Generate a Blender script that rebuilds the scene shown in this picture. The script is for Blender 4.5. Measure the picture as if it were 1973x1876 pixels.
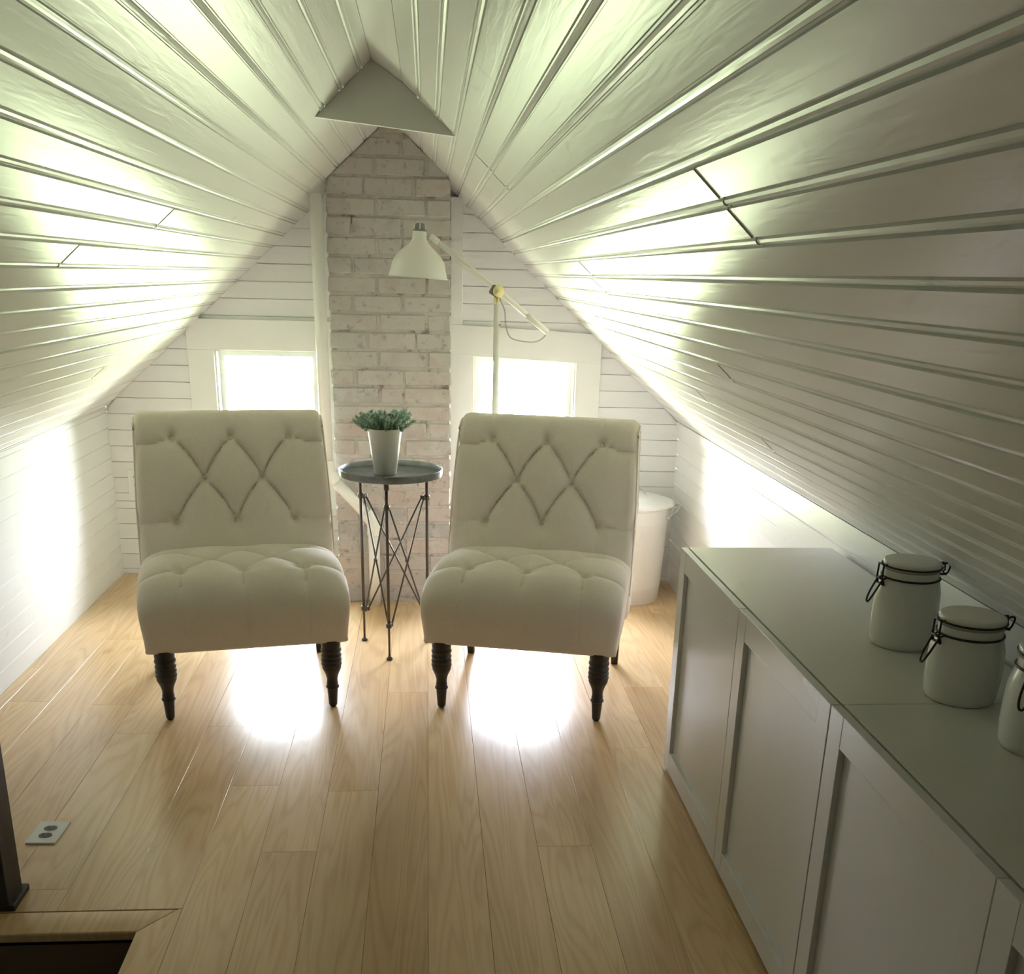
import bpy, bmesh, math, random
from mathutils import Vector, Matrix
random.seed(7)
SC = bpy.context.scene
COL = SC.collection
for o in list(bpy.data.objects): bpy.data.objects.remove(o)

# ------------------------------------------------------------------ camera
W_PX, H_PX, F_PX, CY = 1973.0, 1876.0, 2045.0, 1314.0
PITCH, YAW, ROLL, CAM_Z = 0.3665, 0.0833, 0.0246, 1.4235
fw = Vector((math.sin(YAW)*math.cos(PITCH), math.cos(YAW)*math.cos(PITCH), -math.sin(PITCH)))
rt = Vector((math.cos(YAW), -math.sin(YAW), 0)); up = rt.cross(fw)
r2 = rt*math.cos(ROLL) + up*math.sin(ROLL); u2 = up*math.cos(ROLL) - rt*math.sin(ROLL)
cam = bpy.data.cameras.new('camera'); camo = bpy.data.objects.new('camera', cam); COL.objects.link(camo)
cam.sensor_fit = 'HORIZONTAL'; cam.sensor_width = 36.0; cam.lens = 36.0*F_PX/W_PX
cam.shift_y = (CY - H_PX/2)/W_PX; cam.clip_start = 0.02; cam.clip_end = 200
camo.matrix_world = Matrix(((r2.x, u2.x, -fw.x, 0), (r2.y, u2.y, -fw.y, 0), (r2.z, u2.z, -fw.z, CAM_Z), (0, 0, 0, 1)))
SC.camera = camo

# ------------------------------------------------------------------ room measures
XL, KL, XR, KR = -1.505, 0.80, 1.195, 0.78          # knee walls: x and top height
RLX, RLZ, RRX, RRZ = -0.155, 1.985, -0.068, 1.925      # ridge strip edges
SL = (RLZ-KL)/(RLX-XL); SR = (RRZ-KR)/(XR-RRX)
YN = -2.7                                            # end of the attic behind the camera
def GY(x): return 5.157 - 0.0466*x                   # far gable plane
def roof(x):
    if x < RLX: return KL + SL*(x-XL)
    if x > RRX: return KR + SR*(XR-x)
    return RLZ + (RRZ-RLZ)*(x-RLX)/(RRX-RLX)
WIN = [(-0.98, -0.51), (0.214, 0.69)]                # far window openings
WZ0, WZ1 = 0.36, 1.07

# ------------------------------------------------------------------ world, light, exposure
world = bpy.data.worlds.new('daylight'); SC.world = world; world.use_nodes = True
nt = world.node_tree; nt.nodes.clear()
tc = nt.nodes.new('ShaderNodeTexCoord'); sx = nt.nodes.new('ShaderNodeSeparateXYZ'); cr = nt.nodes.new('ShaderNodeValToRGB')
mp = nt.nodes.new('ShaderNodeMapRange'); bg = nt.nodes.new('ShaderNodeBackground'); wo = nt.nodes.new('ShaderNodeOutputWorld')
nt.links.new(tc.outputs['Generated'], sx.inputs[0]); nt.links.new(sx.outputs['Z'], mp.inputs['Value'])
mp.inputs['From Min'].default_value = -1; mp.inputs['From Max'].default_value = 1
nt.links.new(mp.outputs[0], cr.inputs[0]); nt.links.new(cr.outputs[0], bg.inputs[0]); nt.links.new(bg.outputs[0], wo.inputs[0])
e = cr.color_ramp.elements                            # sunlit lawn below the horizon, bright hazy sky above
e[0].position = 0.485; e[0].color = (0.375, 0.42, 0.27, 1)
e[1].position = 0.515; e[1].color = (0.83, 0.855, 1.0, 1)
bg.inputs[1].default_value = 40.0
for (a, b) in WIN:                                    # sampling portals in the window openings
    l = bpy.data.lights.new('window_portal', 'AREA'); l.shape = 'RECTANGLE'; l.size = b-a; l.size_y = WZ1-WZ0
    l.cycles.is_portal = True
    lo = bpy.data.objects.new('window_portal', l); COL.objects.link(lo)
    xm = (a+b)/2; lo.location = (xm, GY(xm)+0.03, (WZ0+WZ1)/2)
    lo.rotation_euler = (math.radians(-90), 0, -0.0466)
SC.view_settings.view_transform = 'Standard'; SC.view_settings.look = 'None'
SC.view_settings.gamma = 1.0; SC.view_settings.use_curve_mapping = False
SC.view_settings.exposure = 1.06
SC.cycles.max_bounces = 8; SC.cycles.diffuse_bounces = 6; SC.cycles.glossy_bounces = 3; SC.cycles.transparent_max_bounces = 6; SC.cycles.sample_clamp_indirect = 10
SC.cycles.use_adaptive_sampling = True; SC.cycles.adaptive_threshold = 0.13; SC.cycles.adaptive_min_samples = 16; SC.cycles.caustics_reflective = False; SC.cycles.caustics_refractive = False

# ------------------------------------------------------------------ helpers
def mesh(name, verts, faces, smooth=False):
    m = bpy.data.meshes.new(name); m.from_pydata([tuple(v) for v in verts], [], faces); m.update()
    bm = bmesh.new(); bm.from_mesh(m); bmesh.ops.recalc_face_normals(bm, faces=bm.faces); bm.to_mesh(m); bm.free()
    if smooth:
        for p in m.polygons: p.use_smooth = True
    return m
def obj(name, m, mt=None, parent=None, loc=None, rot=None):
    o = bpy.data.objects.new(name, m); COL.objects.link(o)
    if mt is not None and m is not None and not m.materials: m.materials.append(mt)
    if parent is not None: o.parent = parent
    if loc is not None: o.location = loc
    if rot is not None: o.rotation_euler = rot
    return o
def tag(o, label, cat=None, group=None, kind=None):
    o['label'] = label
    if cat: o['category'] = cat
    if group: o['group'] = group
    if kind: o['kind'] = kind
    return o
def empty(name, loc=(0, 0, 0), rz=0.0):
    o = bpy.data.objects.new(name, None); COL.objects.link(o); o.location = loc; o.rotation_euler = (0, 0, rz)
    o.empty_display_size = 0.05; return o
def copy_tree(o, parent=None):
    c = o.copy(); COL.objects.link(c); c.parent = parent
    for ch in list(o.children): copy_tree(ch, c)
    return c
class MB:
    def __init__(s): s.v = []; s.f = []
    def add(s, v, f):
        n = len(s.v); s.v += [tuple(p) for p in v]; s.f += [tuple(i+n for i in q) for q in f]; return s
    def box(s, a, b):
        (x0, y0, z0), (x1, y1, z1) = a, b
        return s.add([(x0,y0,z0),(x1,y0,z0),(x1,y1,z0),(x0,y1,z0),(x0,y0,z1),(x1,y0,z1),(x1,y1,z1),(x0,y1,z1)],
                     [(0,3,2,1),(4,5,6,7),(0,1,5,4),(1,2,6,5),(2,3,7,6),(3,0,4,7)])
    def prism(s, poly0, poly1):
        n = len(poly0)
        return s.add(list(poly0)+list(poly1), [tuple(range(n))[::-1], tuple(range(n, 2*n))]+[(i, (i+1) % n, n+(i+1) % n, n+i) for i in range(n)])
    def lathe(s, prof, seg=32, c=(0, 0, 0), cap=True):
        v = []; f = []; n = len(prof)
        for i in range(seg):
            a = 2*math.pi*i/seg
            for r, z in prof: v.append((c[0]+r*math.cos(a), c[1]+r*math.sin(a), c[2]+z))
        for i in range(seg):
            j = (i+1) % seg
            for k in range(n-1): f.append((i*n+k, j*n+k, j*n+k+1, i*n+k+1))
        if cap:
            f.append(tuple(i*n for i in range(seg))[::-1]); f.append(tuple(i*n+n-1 for i in range(seg)))
        return s.add(v, f)
    def tube(s, pts, r, seg=8, closed=False):
        pts = [Vector(p) for p in pts]; n = len(pts); v = []; f = []
        rr = r if isinstance(r, (list, tuple)) else [r]*n
        t0 = (pts[1]-pts[0]).normalized(); a = Vector((0, 0, 1)) if abs(t0.z) < .9 else Vector((1, 0, 0))
        nrm = t0.cross(a).normalized()
        for i, p in enumerate(pts):
            if closed: t = (pts[(i+1) % n]-pts[i-1]).normalized()
            elif i == 0: t = t0
            elif i == n-1: t = (pts[-1]-pts[-2]).normalized()
            else: t = (pts[i+1]-pts[i-1]).normalized()
            nrm = (nrm - t*nrm.dot(t)).normalized(); b = t.cross(nrm)
            for k in range(seg):
                an = 2*math.pi*k/seg; v.append(p+(nrm*math.cos(an)+b*math.sin(an))*rr[i])
        m = n if closed else n-1
        for i in range(m):
            j = (i+1) % n
            for k in range(seg): f.append((i*seg+k, i*seg+(k+1) % seg, j*seg+(k+1) % seg, j*seg+k))
        if not closed: f.append(tuple(range(seg))[::-1]); f.append(tuple(range((n-1)*seg, n*seg)))
        return s.add(v, f)
    def mesh(s, name, smooth=False, bevel=0.0, seg=2, auto=None):
        m = mesh(name, s.v, s.f, smooth)
        if bevel:
            bm = bmesh.new(); bm.from_mesh(m)
            ed = [e for e in bm.edges if len(e.link_faces) == 2 and e.calc_face_angle(0) > 0.6]
            bmesh.ops.bevel(bm, geom=ed, offset=bevel, segments=seg, profile=0.6, affect='EDGES', clamp_overlap=True)
            bm.to_mesh(m); bm.free()
        if auto is not None:
            for p in m.polygons: p.use_smooth = True
            m.set_sharp_from_angle(angle=math.radians(auto))
        return m
def spline(pts, n, closed=False):
    P = [Vector(p) for p in pts]; k = len(P); out = []
    def pt(i): return P[i % k] if closed else P[max(0, min(k-1, i))]
    segs = k if closed else k-1; fine = []
    for i in range(segs):
        a, b, c, d = pt(i-1), pt(i), pt(i+1), pt(i+2)
        for j in range(24):
            t = j/24.0
            fine.append(0.5*((2*b)+(c-a)*t+(2*a-5*b+4*c-d)*t*t+(3*b-a-3*c+d)*t**3))
    fine.append(P[0].copy() if closed else P[-1].copy())
    L = [0.0]
    for i in range(1, len(fine)): L.append(L[-1]+(fine[i]-fine[i-1]).length)
    m = n if closed else n-1; i = 0
    for q in range(n):
        s_ = L[-1]*q/m
        while i < len(L)-2 and L[i+1] < s_: i += 1
        t = 0 if L[i+1] == L[i] else (s_-L[i])/(L[i+1]-L[i]); out.append(fine[i].lerp(fine[i+1], t))
    return out

# ------------------------------------------------------------------ materials
def newmat(name, col=(0.8, 0.8, 0.8), rough=0.5, metal=0.0, spec=0.5, coat=0.0):
    m = bpy.data.materials.new(name); m.use_nodes = True; b = m.node_tree.nodes['Principled BSDF']
    b.inputs['Base Color'].default_value = (*col, 1); b.inputs['Roughness'].default_value = rough
    b.inputs['Metallic'].default_value = metal; b.inputs['Specular IOR Level'].default_value = spec
    pass
    return m, m.node_tree, b
def N(nt, t, **kw):
    n = nt.nodes.new(t)
    for k, v in kw.items(): setattr(n, k, v)
    return n
def posvec(nt, scale=(1, 1, 1), rnd=True, obj_space=False):
    g = N(nt, 'ShaderNodeNewGeometry'); v = g.outputs['Position']
    if obj_space: v = N(nt, 'ShaderNodeTexCoord').outputs['Object']
    m = N(nt, 'ShaderNodeMapping'); m.inputs['Scale'].default_value = scale; nt.links.new(v, m.inputs['Vector'])
    if rnd:
        oi = N(nt, 'ShaderNodeObjectInfo'); mu = N(nt, 'ShaderNodeMath', operation='MULTIPLY'); mu.inputs[1].default_value = 37.0
        nt.links.new(oi.outputs['Random'], mu.inputs[0]); nt.links.new(mu.outputs[0], m.inputs['Location'])
    return m.outputs[0]
def noise(nt, vec, sc, detail=4, rough=0.55, dist=0.0):
    n = N(nt, 'ShaderNodeTexNoise'); n.inputs['Scale'].default_value = sc; n.inputs['Detail'].default_value = detail
    n.inputs['Roughness'].default_value = rough; n.inputs['Distortion'].default_value = dist
    nt.links.new(vec, n.inputs['Vector']); return n.outputs['Fac']
def ramp(nt, fac, stops):
    r = N(nt, 'ShaderNodeValToRGB'); el = r.color_ramp.elements
    while len(el) < len(stops): el.new(0.5)
    for i, (p, c) in enumerate(stops): el[i].position = p; el[i].color = (*c, 1) if len(c) == 3 else c
    nt.links.new(fac, r.inputs[0]); return r.outputs[0]
def mix(nt, fac, a, b, mode='MIX'):
    m = N(nt, 'ShaderNodeMix', data_type='RGBA', blend_type=mode)
    if isinstance(fac, (int, float)): m.inputs[0].default_value = fac
    else: nt.links.new(fac, m.inputs[0])
    for i, c in ((6, a), (7, b)):
        if isinstance(c, tuple): m.inputs[i].default_value = (*c, 1)
        else: nt.links.new(c, m.inputs[i])
    return m.outputs[2]
def bump(nt, b, h, strength=0.2, dist=0.002, after=None):
    n = N(nt, 'ShaderNodeBump'); n.inputs['Strength'].default_value = strength; n.inputs['Distance'].default_value = dist
    nt.links.new(h, n.inputs['Height'])
    if after is not None: nt.links.new(after, n.inputs['Normal'])
    nt.links.new(n.outputs[0], b.inputs['Normal']); return n.outputs[0]

def paint_mat(name, col, rough, stretch, marks=0.5):
    m, t, b = newmat(name, col, rough)
    v = posvec(t, stretch)
    g = noise(t, v, 9, 2, 0.6, 0.6)
    spots = noise(t, posvec(t, tuple(0.35*x+2.0 for x in stretch)), 2.2, 2, 0.65, 1.2)
    mk = ramp(t, spots, [(0.0, (0, 0, 0)), (0.70, (0, 0, 0)), (0.80, (marks,)*3)])
    c = mix(t, mk, col, tuple(x*0.62 for x in col))
    t.links.new(c, b.inputs['Base Color'])
    bump(t, b, g, 0.15, 0.0035)
    return m
M = {}
M['ceil'] = paint_mat('painted_beadboard', (0.83, 0.832, 0.82), 0.30, (7, 0.5, 7))
M['backwall'], _, _ = newmat('fill_grey_plaster', (0.60, 0.59, 0.59), 0.8)  # unseen end wall: grey picked to control fill light bounced from behind
M['knee'] = paint_mat('painted_knee_boards', (0.80, 0.81, 0.80), 0.75, (7, 0.5, 7))
M['knee'].node_tree.nodes['Principled BSDF'].inputs['Specular IOR Level'].default_value = 0.25
M['wall'] = paint_mat('painted_wall_boards', (0.84, 0.845, 0.845), 0.33, (0.6, 0.6, 8))
M['trim'] = paint_mat('painted_trim', (0.84, 0.84, 0.82), 0.35, (2, 2, 2), 0.25)
M['gusset'] = paint_mat('painted_panel', (0.70, 0.71, 0.66), 0.6, (3, 3, 3), 0.0)
M['plainwall'], _, _ = newmat('plain_plaster', (0.78, 0.77, 0.74), 0.8)

def wood_floor():
    m, t, b = newmat('pine_floor', (0.6, 0.4, 0.2), 0.24)
    b.inputs['Specular IOR Level'].default_value = 0.5
    oi = N(t, 'ShaderNodeObjectInfo')
    v = posvec(t, (1, 1, 1))
    # cathedral grain: contour bands of a stretched noise field
    vs = posvec(t, (9, 0.75, 1)); field = noise(t, vs, 1.0, 2, 0.45, 0.5)
    mul = N(t, 'ShaderNodeMath', operation='MULTIPLY'); mul.inputs[1].default_value = 85.0; t.links.new(field, mul.inputs[0])
    sn = N(t, 'ShaderNodeMath', operation='SINE'); t.links.new(mul.outputs[0], sn.inputs[0])
    half = N(t, 'ShaderNodeMath', operation='MULTIPLY_ADD'); half.inputs[1].default_value = 0.5; half.inputs[2].default_value = 0.5; t.links.new(sn.outputs[0], half.inputs[0])
    fibre = noise(t, posvec(t, (60, 1.2, 1)), 2.0, 2, 0.6)
    blotch = noise(t, posvec(t, (2.2, 0.9, 1)), 1.5, 1, 0.5)
    base = ramp(t, oi.outputs['Random'], [(0.0, (0.605, 0.42, 0.235)), (0.5, (0.645, 0.465, 0.27)), (1.0, (0.675, 0.505, 0.31))])
    gr = ramp(t, half.outputs[0], [(0.0, (0.86, 0.80, 0.70)), (0.35, (0.965, 0.945, 0.91)), (1.0, (1.03, 1.03, 1.03))])
    c = mix(t, 0.55, base, gr, 'MULTIPLY')
    fb = ramp(t, fibre, [(0.25, (0.90, 0.88, 0.84)), (0.6, (1.02, 1.02, 1.02))]); c = mix(t, 0.6, c, fb, 'MULTIPLY')
    bl = ramp(t, blotch, [(0.3, (0.86, 0.82, 0.78)), (0.7, (1.08, 1.06, 1.0))]); c = mix(t, 0.8, c, bl, 'MULTIPLY')
    # knots
    vo = N(t, 'ShaderNodeTexVoronoi'); vo.inputs['Scale'].default_value = 1.0; t.links.new(posvec(t, (3.4, 1.5, 1)), vo.inputs['Vector'])
    kn = ramp(t, vo.outputs['Distance'], [(0.0, (0.40, 0.30, 0.20)), (0.045, (0.62, 0.50, 0.38)), (0.10, (1, 1, 1))])
    c = mix(t, 0.65, c, kn, 'MULTIPLY')
    t.links.new(c, b.inputs['Base Color'])
    rr = N(t, 'ShaderNodeMapRange'); rr.inputs['To Min'].default_value = 0.225; rr.inputs['To Max'].default_value = 0.275
    t.links.new(fibre, rr.inputs['Value']); t.links.new(rr.outputs[0], b.inputs['Roughness'])
    return m
M['floor'] = wood_floor()

def brick_mat():
    m, t, b = newmat('whitewashed_brick', (0.6, 0.5, 0.45), 0.85, spec=0.3)
    oi = N(t, 'ShaderNodeObjectInfo')
    clay = ramp(t, oi.outputs['Random'], [(0.0, (0.46, 0.375, 0.345)), (0.4, (0.48, 0.415, 0.385)), (0.75, (0.44, 0.405, 0.385)), (1.0, (0.375, 0.36, 0.355))])
    v = posvec(t, (1, 1, 1), False)
    g = N(t, 'ShaderNodeNewGeometry'); sp = N(t, 'ShaderNodeSeparateXYZ'); t.links.new(g.outputs['Position'], sp.inputs[0])
    hz = N(t, 'ShaderNodeMapRange'); hz.inputs['From Min'].default_value = 0.45; hz.inputs['From Max'].default_value = 1.15
    hz.inputs['To Min'].default_value = -0.10; hz.inputs['To Max'].default_value = 0.12; t.links.new(sp.outputs['Z'], hz.inputs['Value'])
    n1 = noise(t, v, 11, 3, 0.65, 0.4); ad = N(t, 'ShaderNodeMath', operation='ADD'); t.links.new(n1, ad.inputs[0]); t.links.new(hz.outputs[0], ad.inputs[1])
    wash = ramp(t, ad.outputs[0], [(0.40, (0, 0, 0)), (0.62, (0.9, 0.9, 0.9))])
    c = mix(t, wash, clay, (0.50, 0.48, 0.46))
    dk = ramp(t, noise(t, v, 26, 2, 0.7), [(0.26, (0.55, 0.52, 0.50)), (0.42, (1, 1, 1))]); c = mix(t, 0.8, c, dk, 'MULTIPLY')
    t.links.new(c, b.inputs['Base Color'])
    bump(t, b, noise(t, v, 55, 2, 0.7), 0.6, 0.004)
    return m
M['brick'] = brick_mat()
def mortar_mat():
    m, t, b = newmat('old_mortar', (0.5, 0.46, 0.42), 0.95, spec=0.2); v = posvec(t, (1, 1, 1), False)
    c = ramp(t, noise(t, v, 14, 3, 0.7), [(0.33, (0.22, 0.19, 0.17)), (0.42, (0.43, 0.40, 0.375)), (0.7, (0.51, 0.485, 0.455))])
    t.links.new(c, b.inputs['Base Color']); bump(t, b, noise(t, v, 70, 1, 0.7), 0.7, 0.005); return m
M['mortar'] = mortar_mat()
def fabric_mat():
    m, t, b = newmat('beige_linen', (0.6, 0.55, 0.47), 0.92, spec=0.2)
    b.inputs['Sheen Weight'].default_value = 0.25; b.inputs['Sheen Roughness'].default_value = 0.6
    a = noise(t, posvec(t, (1500, 260, 260), False, True), 1, 0); c_ = noise(t, posvec(t, (260, 260, 1500), False, True), 1, 0)
    s1 = N(t, 'ShaderNodeMath', operation='ADD'); t.links.new(a, s1.inputs[0]); t.links.new(c_, s1.inputs[1])
    dv = N(t, 'ShaderNodeMath', operation='DIVIDE'); dv.inputs[1].default_value = 2.0; t.links.new(s1.outputs[0], dv.inputs[0])
    c = ramp(t, dv.outputs[0], [(0.36, (0.72, 0.655, 0.585)), (0.64, (0.82, 0.755, 0.68))])
    t.links.new(c, b.inputs['Base Color']); return m
M['fabric'] = fabric_mat()
M['blackwood'], t_, b_ = newmat('black_stained_wood', (0.022, 0.018, 0.017), 0.38)
M['cabinet'], t_, b_ = newmat('white_lacquer', (0.69, 0.69, 0.70), 0.24)
M['cabinet_top'], t_, b_ = newmat('white_laminate_top', (0.74, 0.74, 0.70), 0.22)
M['ceramic'], t_, b_ = newmat('white_ceramic', (0.78, 0.775, 0.73), 0.22)
M['gasket'], t_, b_ = newmat('rubber_gasket', (0.36, 0.34, 0.30), 0.7)
M['wire'], t_, b_ = newmat('dark_wire', (0.055, 0.05, 0.042), 0.38, 0.85)
M['iron'], t_, b_ = newmat('grey_brown_iron', (0.10, 0.085, 0.072), 0.45, 0.6)
M['zinc'], t_, b_ = newmat('dark_zinc_tray', (0.21, 0.23, 0.235), 0.36, 0.55)
ct = ramp(t_, noise(t_, posvec(t_, (1, 1, 1), False), 16, 5, 0.65), [(0.3, (0.15, 0.165, 0.17)), (0.7, (0.26, 0.285, 0.29))]); t_.links.new(ct, b_.inputs['Base Color'])
M['pot'], t_, b_ = newmat('cream_pot', (0.72, 0.70, 0.64), 0.38)
M['soil'], t_, b_ = newmat('potting_soil', (0.05, 0.037, 0.025), 0.95)
M['leaf'], t_, b_ = newmat('grey_green_leaf', (0.10, 0.19, 0.13), 0.55)
cl = ramp(t_, noise(t_, posvec(t_, (1, 1, 1), False), 60, 3), [(0.3, (0.27, 0.385, 0.315)), (0.7, (0.50, 0.63, 0.53))]); t_.links.new(cl, b_.inputs['Base Color'])
b_.inputs['Subsurface Weight'].default_value = 0.0
M['stem'], t_, b_ = newmat('pale_stem', (0.22, 0.27, 0.14), 0.6)
M['lampwhite'], t_, b_ = newmat('off_white_enamel', (0.85, 0.845, 0.80), 0.32)
M['lampin'], t_, b_ = newmat('white_inner_shade', (0.8, 0.79, 0.74), 0.6)
M['brass'], t_, b_ = newmat('brushed_brass', (0.80, 0.72, 0.38), 0.4, 0.5)
M['greyplastic'], t_, b_ = newmat('grey_plastic', (0.20, 0.20, 0.20), 0.5)
M['cord'], t_, b_ = newmat('grey_cord', (0.42, 0.42, 0.40), 0.6)
M['bin'], t_, b_ = newmat('white_powder_coat', (0.80, 0.795, 0.785), 0.32)
M['steel'], t_, b_ = newmat('galvanised_steel', (0.62, 0.64, 0.66), 0.4, 0.6)
M['pvc'], t_, b_ = newmat('painted_pipe', (0.80, 0.80, 0.76), 0.4)
M['plate'], t_, b_ = newmat('white_outlet_plate', (0.68, 0.70, 0.70), 0.45)
M['socket'], t_, b_ = newmat('dark_socket', (0.06, 0.05, 0.035), 0.5)
M['slot'], t_, b_ = newmat('black_slot', (0.01, 0.01, 0.01), 0.7)
M['postwood'], t_, b_ = newmat('dark_post_wood', (0.035, 0.026, 0.022), 0.55)
cp = ramp(t_, noise(t_, posvec(t_, (30, 30, 2), False), 2, 4), [(0.3, (0.02, 0.015, 0.013)), (0.75, (0.06, 0.045, 0.04))]); t_.links.new(cp, b_.inputs['Base Color'])
M['stair'], t_, b_ = newmat('grey_stairwell_paint', (0.74, 0.73, 0.71), 0.7)
M['subfloor'], t_, b_ = newmat('subfloor_boards', (0.16, 0.10, 0.05), 0.8)
def glass_mat(name, tint):
    m = bpy.data.materials.new(name); m.use_nodes = True; t = m.node_tree; t.nodes.clear()
    o = N(t, 'ShaderNodeOutputMaterial'); mx = N(t, 'ShaderNodeMixShader'); tr = N(t, 'ShaderNodeBsdfTransparent'); gl = N(t, 'ShaderNodeBsdfGlossy')
    tr.inputs[0].default_value = (*tint, 1); gl.inputs['Roughness'].default_value = 0.02
    fr = N(t, 'ShaderNodeFresnel'); fr.inputs[0].default_value = 1.3
    t.links.new(fr.outputs[0], mx.inputs[0]); t.links.new(tr.outputs[0], mx.inputs[1]); t.links.new(gl.outputs[0], mx.inputs[2]); t.links.new(mx.outputs[0], o.inputs[0])
    return m
M['glass'] = glass_mat('window_glass', (0.97, 0.985, 0.975)); M['dimglass'] = glass_mat('dimmed_window_glass', (0.84, 0.87, 0.845))  # second glass: tint added to cut light from left window onto knee wall

# ------------------------------------------------------------------ floor
HX, HY0, HY1 = -0.672, 0.35, 2.119                    # stairwell opening: x < HX, HY0 < y < HY1
PW = 0.1455; PX0 = 0.14
fl = MB()
for a, b in (((XL-.1, HY1, -.20), (XR+.1, 5.4, -.021)), ((HX, HY0, -.20), (XR+.1, HY1, -.021)), ((XL-.1, YN-.1, -.20), (XR+.1, HY0, -.021))): fl.box(a, b)
floor = obj('floor', fl.mesh('floor'), M['subfloor']); tag(floor, 'honey coloured pine plank floor of the attic room', kind='structure')
def plank(x0, x1, y0, y1, z1=0.0):
    g = .0004; bv = .0004; x0 += g; x1 -= g; y0 += g; y1 -= g
    v = [(x0,y0,-.02),(x1,y0,-.02),(x1,y1,-.02),(x0,y1,-.02),(x0,y0,z1-bv),(x1,y0,z1-bv),(x1,y1,z1-bv),(x0,y1,z1-bv),
         (x0+bv,y0+bv,z1),(x1-bv,y0+bv,z1),(x1-bv,y1-bv,z1),(x0+bv,y1-bv,z1)]
    f = [(0,3,2,1)]+[(i,(i+1)%4,4+(i+1)%4,4+i) for i in range(4)]+[(4+i,4+(i+1)%4,8+(i+1)%4,8+i) for i in range(4)]+[(8,9,10,11)]
    return mesh('plank', v, f)
known = {-4: [2.47], -3: [2.815], 1: [2.475, 0.9], -2: [3.6, 1.1], 2: [3.95, 1.55], 0: [4.1, 1.75], -1: [1.9, 4.35], 3: [3.1], -5: [2.86], -6: [3.3]}
k = -12
while PX0+k*PW < XR:
    x0, x1 = max(XL, PX0+k*PW), min(XR, PX0+(k+1)*PW); k += 1
    if x1-x0 < .005: continue
    rr = random.Random(k*13+5)
    cuts = sorted(known.get(k-1, [1.2+rr.random()*1.4, 3.2+rr.random()*1.5])+[-.6+rr.random()])
    ys = [YN]+cuts+[5.10]
    for ya, yb in zip(ys[:-1], ys[1:]):
        ye = yb if yb < 5.1 else min(GY(x0), GY(x1))+.03
        segs = [(x0, x1, ya, ye)]
        if x0 < HX:                                    # cut around the stairwell
            segs = []
            top = 2.212
            if ye > top: segs.append((x0, x1, max(ya, top), ye))
            if ya < HY0: segs.append((x0, x1, ya, min(ye, HY0)))
            if x1 > HX and min(ye, HY1) > max(ya, HY0):
                y_ = max(ya, HY0); pg = [(HX, y_), (x1-.0006, y_), (x1-.0006, top-.0006), (-.5955, top-.0006), (HX, HY1)]
                obj('plank', MB().prism([(a, b, -.02) for a, b in pg], [(a, b, 0) for a, b in pg]).mesh('plank', bevel=.001, seg=1), M['floor'], floor)
        for s in segs:
            if s[3]-s[2] > .01: obj('plank', plank(*s), M['floor'], floor)
ns = MB().prism([(XL, 2.210, -.034), (-.597, 2.210, -.034), (-.672, 2.119, -.034), (XL, 2.119, -.034)], [(XL, 2.210, .0), (-.597, 2.210, .0), (-.672, 2.119, .0), (XL, 2.119, .0)])
o = obj('nosing', ns.mesh('nosing', bevel=.005, seg=3, auto=40), M['floor'], floor); tag(o, 'wooden nosing board along the edge of the stair opening')
st = MB()
st.box((XL, HY1+.012, -2.4), (HX+.05, HY1+.06, -.034)); st.box((HX+.01, HY0, -2.4), (HX+.06, HY1+.012, -.02)); st.box((XL-.05, HY0, -2.4), (XL, HY1+.06, -.02)); st.box((XL, HY0-.05, -2.4), (HX+.06, HY0, -.02)); st.box((XL-.05, HY0-.05, -2.45), (HX+.06, HY1+.06, -2.4))
tag(obj('wall_stairwell', st.mesh('wall_stairwell'), M['stair']), 'dark grey walls of the stairwell below the floor opening', kind='structure')

# ------------------------------------------------------------------ ceiling
def slope_frame(side):
    if side == 'L': p0 = Vector((XL, 0, KL)); p1 = Vector((RLX, 0, RLZ)); n = Vector((SL, 0, -1)).normalized()
    else: p0 = Vector((XR, 0, KR)); p1 = Vector((RRX, 0, RRZ)); n = Vector((-SR, 0, -1)).normalized()
    d = (p1-p0); L = d.length; return p0, d/L, n, L
def bead_profile(w):
    return [(0, -.005), (.0025, -.005), (.0042, -.0012), (.0082, 0), (.0122, -.0012), (.0139, -.005), (.0162, -.005), (.0182, 0), (w-.0010, 0), (w, -.0045), (w, -.016), (0, -.016)]
ce = MB()
for side in 'LR':
    p0, d, n, L = slope_frame(side)
    q = [p0-n*.017-d*.06, p0+d*(L+.05)-n*.017, p0+d*(L+.05)-n*.07, p0-n*.07-d*.06]
    ce.prism([(p.x, YN-.1, p.z) for p in q], [(p.x, GY(p.x)+.16, p.z) for p in q])
ce.prism([(RLX-.02, YN-.1, RLZ+.02), (RRX+.02, YN-.1, RRZ+.02), (RRX+.02, YN-.1, RRZ+.08), (RLX-.02, YN-.1, RLZ+.08)], [(RLX-.02, 5.3, RLZ+.02), (RRX+.02, 5.3, RRZ+.02), (RRX+.02, 5.3, RRZ+.08), (RLX-.02, 5.3, RLZ+.08)])
ceiling = obj('ceiling', ce.mesh('ceiling'), M['plainwall']); tag(ceiling, 'white painted beadboard ceiling sloping up to a narrow ridge', kind='structure')
def ceil_board(side, u0, u1, ya, yb, drop=0.0):
    p0, d, n, L = slope_frame(side); w = u1-u0; P = bead_profile(w) if w > .03 else [(0, -.004), (.001, 0), (w, 0), (w, -.016), (0, -.016)]
    A = []; B = []
    for u, h in P:
        p = p0+d*(u0+u)+n*(h+drop); A.append((p.x, ya, p.z)); B.append((p.x, yb if yb < 5 else GY(p.x)+.02, p.z))
    return MB().prism(A, B).mesh('board')
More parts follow.
